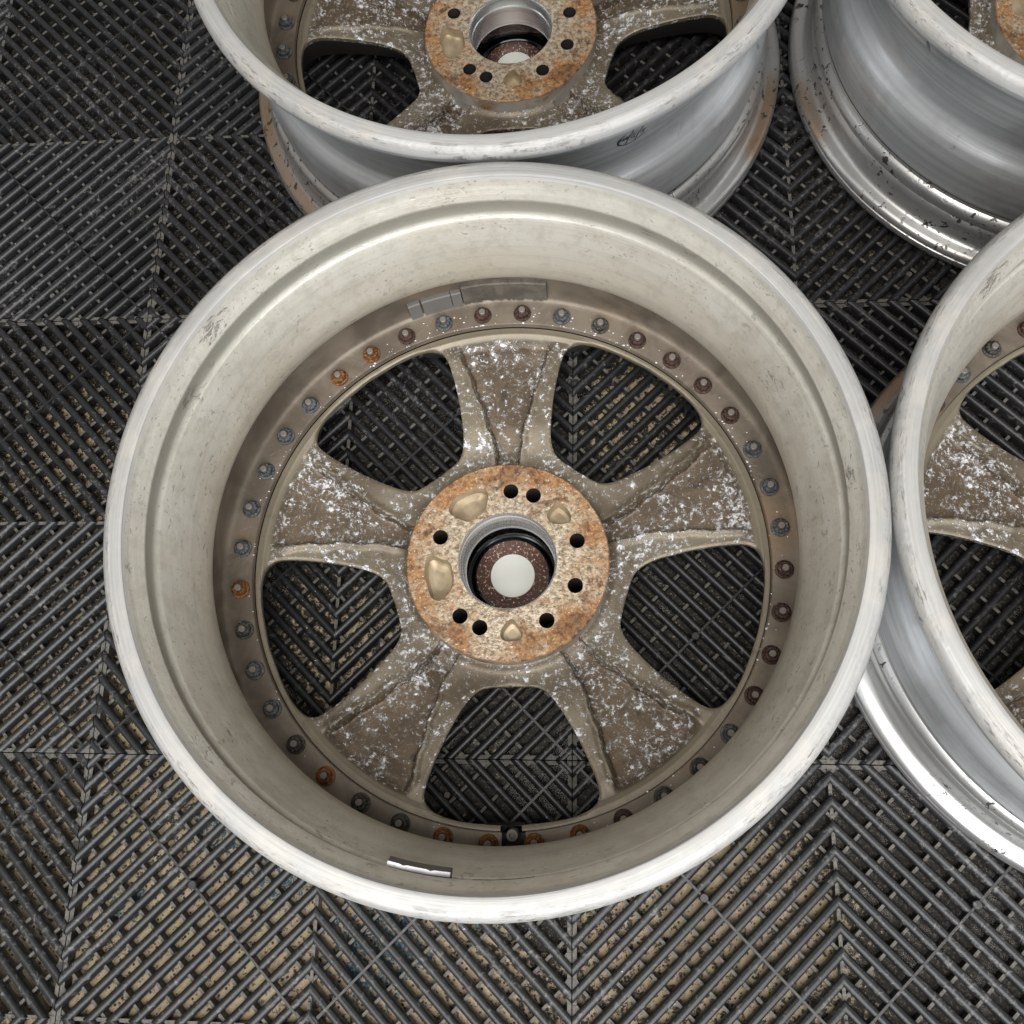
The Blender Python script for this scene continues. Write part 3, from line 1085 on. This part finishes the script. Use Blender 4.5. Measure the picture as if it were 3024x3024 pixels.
# bright-edged weight on the near wall
mb = MB()
v, f = [], []
NB = 16
for i in range(NB + 1):
    t_ = i / NB
    a = R(256.0 + 9.6 * t_)
    zt_ = 0.1985 - 0.004 * t_ + random.uniform(-0.0002, 0.0002)
    notch = 0.0007 if i in (4, 11) else 0.0
    for rr, z_ in ((0.2315, 0.186), (0.2296, zt_), (0.2266 + notch, zt_ + 0.0004 - notch), (0.2240, zt_ - 0.0044), (0.2245, 0.186)):
        v.append((rr * math.cos(a), rr * math.sin(a), z_))
f = [(i * 5 + q, i * 5 + (q + 1) % 5, i * 5 + 5 + (q + 1) % 5, i * 5 + 5 + q) for i in range(NB) for q in range(5)]
f += [(4, 3, 2, 1, 0), tuple(NB * 5 + q for q in range(5))]
ids = [1 if q == 1 else 0 for i in range(NB) for q in range(5)] + [0, 0]
o = link("balance_weight", mesh_from(v, f, 25, ids), [M_WEIGHT_SIDE, M_WEIGHT_TOP], W1)
o["label"] = "thin balance weight with a white lit top edge"
mb = MB()
arc_box(mb, 269.2, 278.4, r_in, 0.1985, 0.2010, 0.0011, 16, jag=0.0006)
link("adhesive_strip", mb.mesh(30), [M_GUM], W1)

# inked inspection stamp on the bare barrel of the wheel behind
op = sorted([(z * mm, r * mm) for r, z in outer if 100 <= z <= 200])
opz = np.array([p[0] for p in op])
opr = np.array([p[1] for p in op])
r_out = lambda z_: float(np.interp(z_, opz, opr)) + 0.00025
STAMP_A, STAMP_Z, STAMP_R = -61.2, 0.1695, 0.0125
STROKES = [([(-1.0 * math.cos(t), 1.0 * math.sin(t)) for t in np.linspace(-0.75, 0.75, 14)], 0.13)]
STROKES += [([(math.cos(t), math.sin(t)) for t in np.linspace(PI + 0.7, 2 * PI - 0.45, 18)], 0.07)]
STROKES += [([(-0.28, 0.96), (-0.28, -0.96)], 0.08), ([(0.36, 0.93), (0.36, -0.93)], 0.06)]
STROKES += [([(-0.86, 0.22), (-0.86, -0.22)], 0.09), ([(-0.68, 0.22), (-0.68, -0.22)], 0.08), ([(-0.86, 0.0), (-0.68, 0.05)], 0.07), ([(-0.58, -0.2), (-0.50, 0.2), (-0.40, -0.18), (-0.36, 0.2)], 0.10)]
STROKES += [([(0.18, 0.62), (-0.10, 0.62), (-0.10, 0.20), (0.18, 0.20)], 0.05), ([(0.20, 0.02), (-0.12, 0.02), (-0.12, -0.18), (0.16, -0.2), (0.16, -0.42), (-0.14, -0.42)], 0.06)]
STROKES += [([(0.56, -0.2), (0.60, 0.25), (0.76, 0.25), (0.78, 0.0), (0.62, 0.0), (0.80, -0.22)], 0.06)]
mb = MB()
for pl, wd in STROKES:
    pl = [np.array(p, float) for p in pl]
    for p0, p1 in zip(pl, pl[1:]):
        d = p1 - p0
        L = np.linalg.norm(d)
        if L < 1e-6:
            continue
        d /= L
        nn = np.array([-d[1], d[0]]) * wd / 2
        steps = max(1, int(L / 0.25))
        for s in range(steps):
            q0, q1 = p0 + d * L * s / steps - d * wd * 0.2, p0 + d * L * (s + 1) / steps + d * wd * 0.2
            quad = []
            for w_ in (q0 + nn, q0 - nn, q1 - nn, q1 + nn):
                z_ = STAMP_Z - 0.002 + w_[1] * STAMP_R * 1.3
                a = R(STAMP_A) + w_[0] * STAMP_R / 0.225
                rr = r_out(z_)
                quad.append((rr * math.cos(a), rr * math.sin(a), z_))
            mb.add(quad, [(0, 1, 2, 3)])
link("inspection_stamp", mb.mesh(), [M_INK], W2)


# loose corrosion flakes
def flakes(name, n, place, parent=None):
    mb = MB()
    for _ in range(n):
        x, y, z = place()
        s = random.uniform(0.0004, 0.0011)
        a = random.uniform(0, 6.28)
        e = random.uniform(0.35, 0.9)
        pts = [(math.cos(a + q) * s * random.uniform(0.6, 1.3), math.sin(a + q) * s * e * random.uniform(0.6, 1.3)) for q in (0, 1.3, 2.5, 3.8, 5.1)]
        h = s * random.uniform(0.3, 0.8)
        v = [(x + p[0], y + p[1], z) for p in pts] + [(x + p[0] * 0.6, y + p[1] * 0.6, z + h * random.uniform(0.5, 1)) for p in pts]
        mb.add(v, [(5, 6, 7, 8, 9)] + [(i, (i + 1) % 5, (i + 1) % 5 + 5, i + 5) for i in range(5)])
    o = link(name, mb.mesh(), [M_FLAKE], parent)
    o["kind"] = "stuff"
    return o


def on_pad():
    a = random.gauss(R(80), 0.9) if random.random() < 0.7 else random.uniform(0, 2 * PI)
    if random.random() < 0.45:
        r_ = random.gauss(0.2042, 0.0005)
        z_ = 0.0622
    else:
        r_ = random.uniform(0.2045, 0.2215)
        z_ = 0.0628
    return r_ * math.cos(a), r_ * math.sin(a), z_


flakes("corrosion_flakes", 210, on_pad, W1)


def on_rib():
    k = (random.randrange(2, 20) + 0.5) / NR * Q
    lo, hi = max(0.004, k - LIM), min(LIM, k)
    a = random.uniform(lo, hi)
    sx, sy = random.choice(QS)
    cx, cy = random.choice(((-0.2, -0.8), (0.2, -0.8), (0.6, -0.8), (-0.2, -0.4), (-0.2, 0.0), (0.2, -0.4), (0.6, -0.4)))
    return cx + sx * a, cy + sy * (k - a), -0.0002


flakes("corrosion_flakes", 70, on_rib, floor)
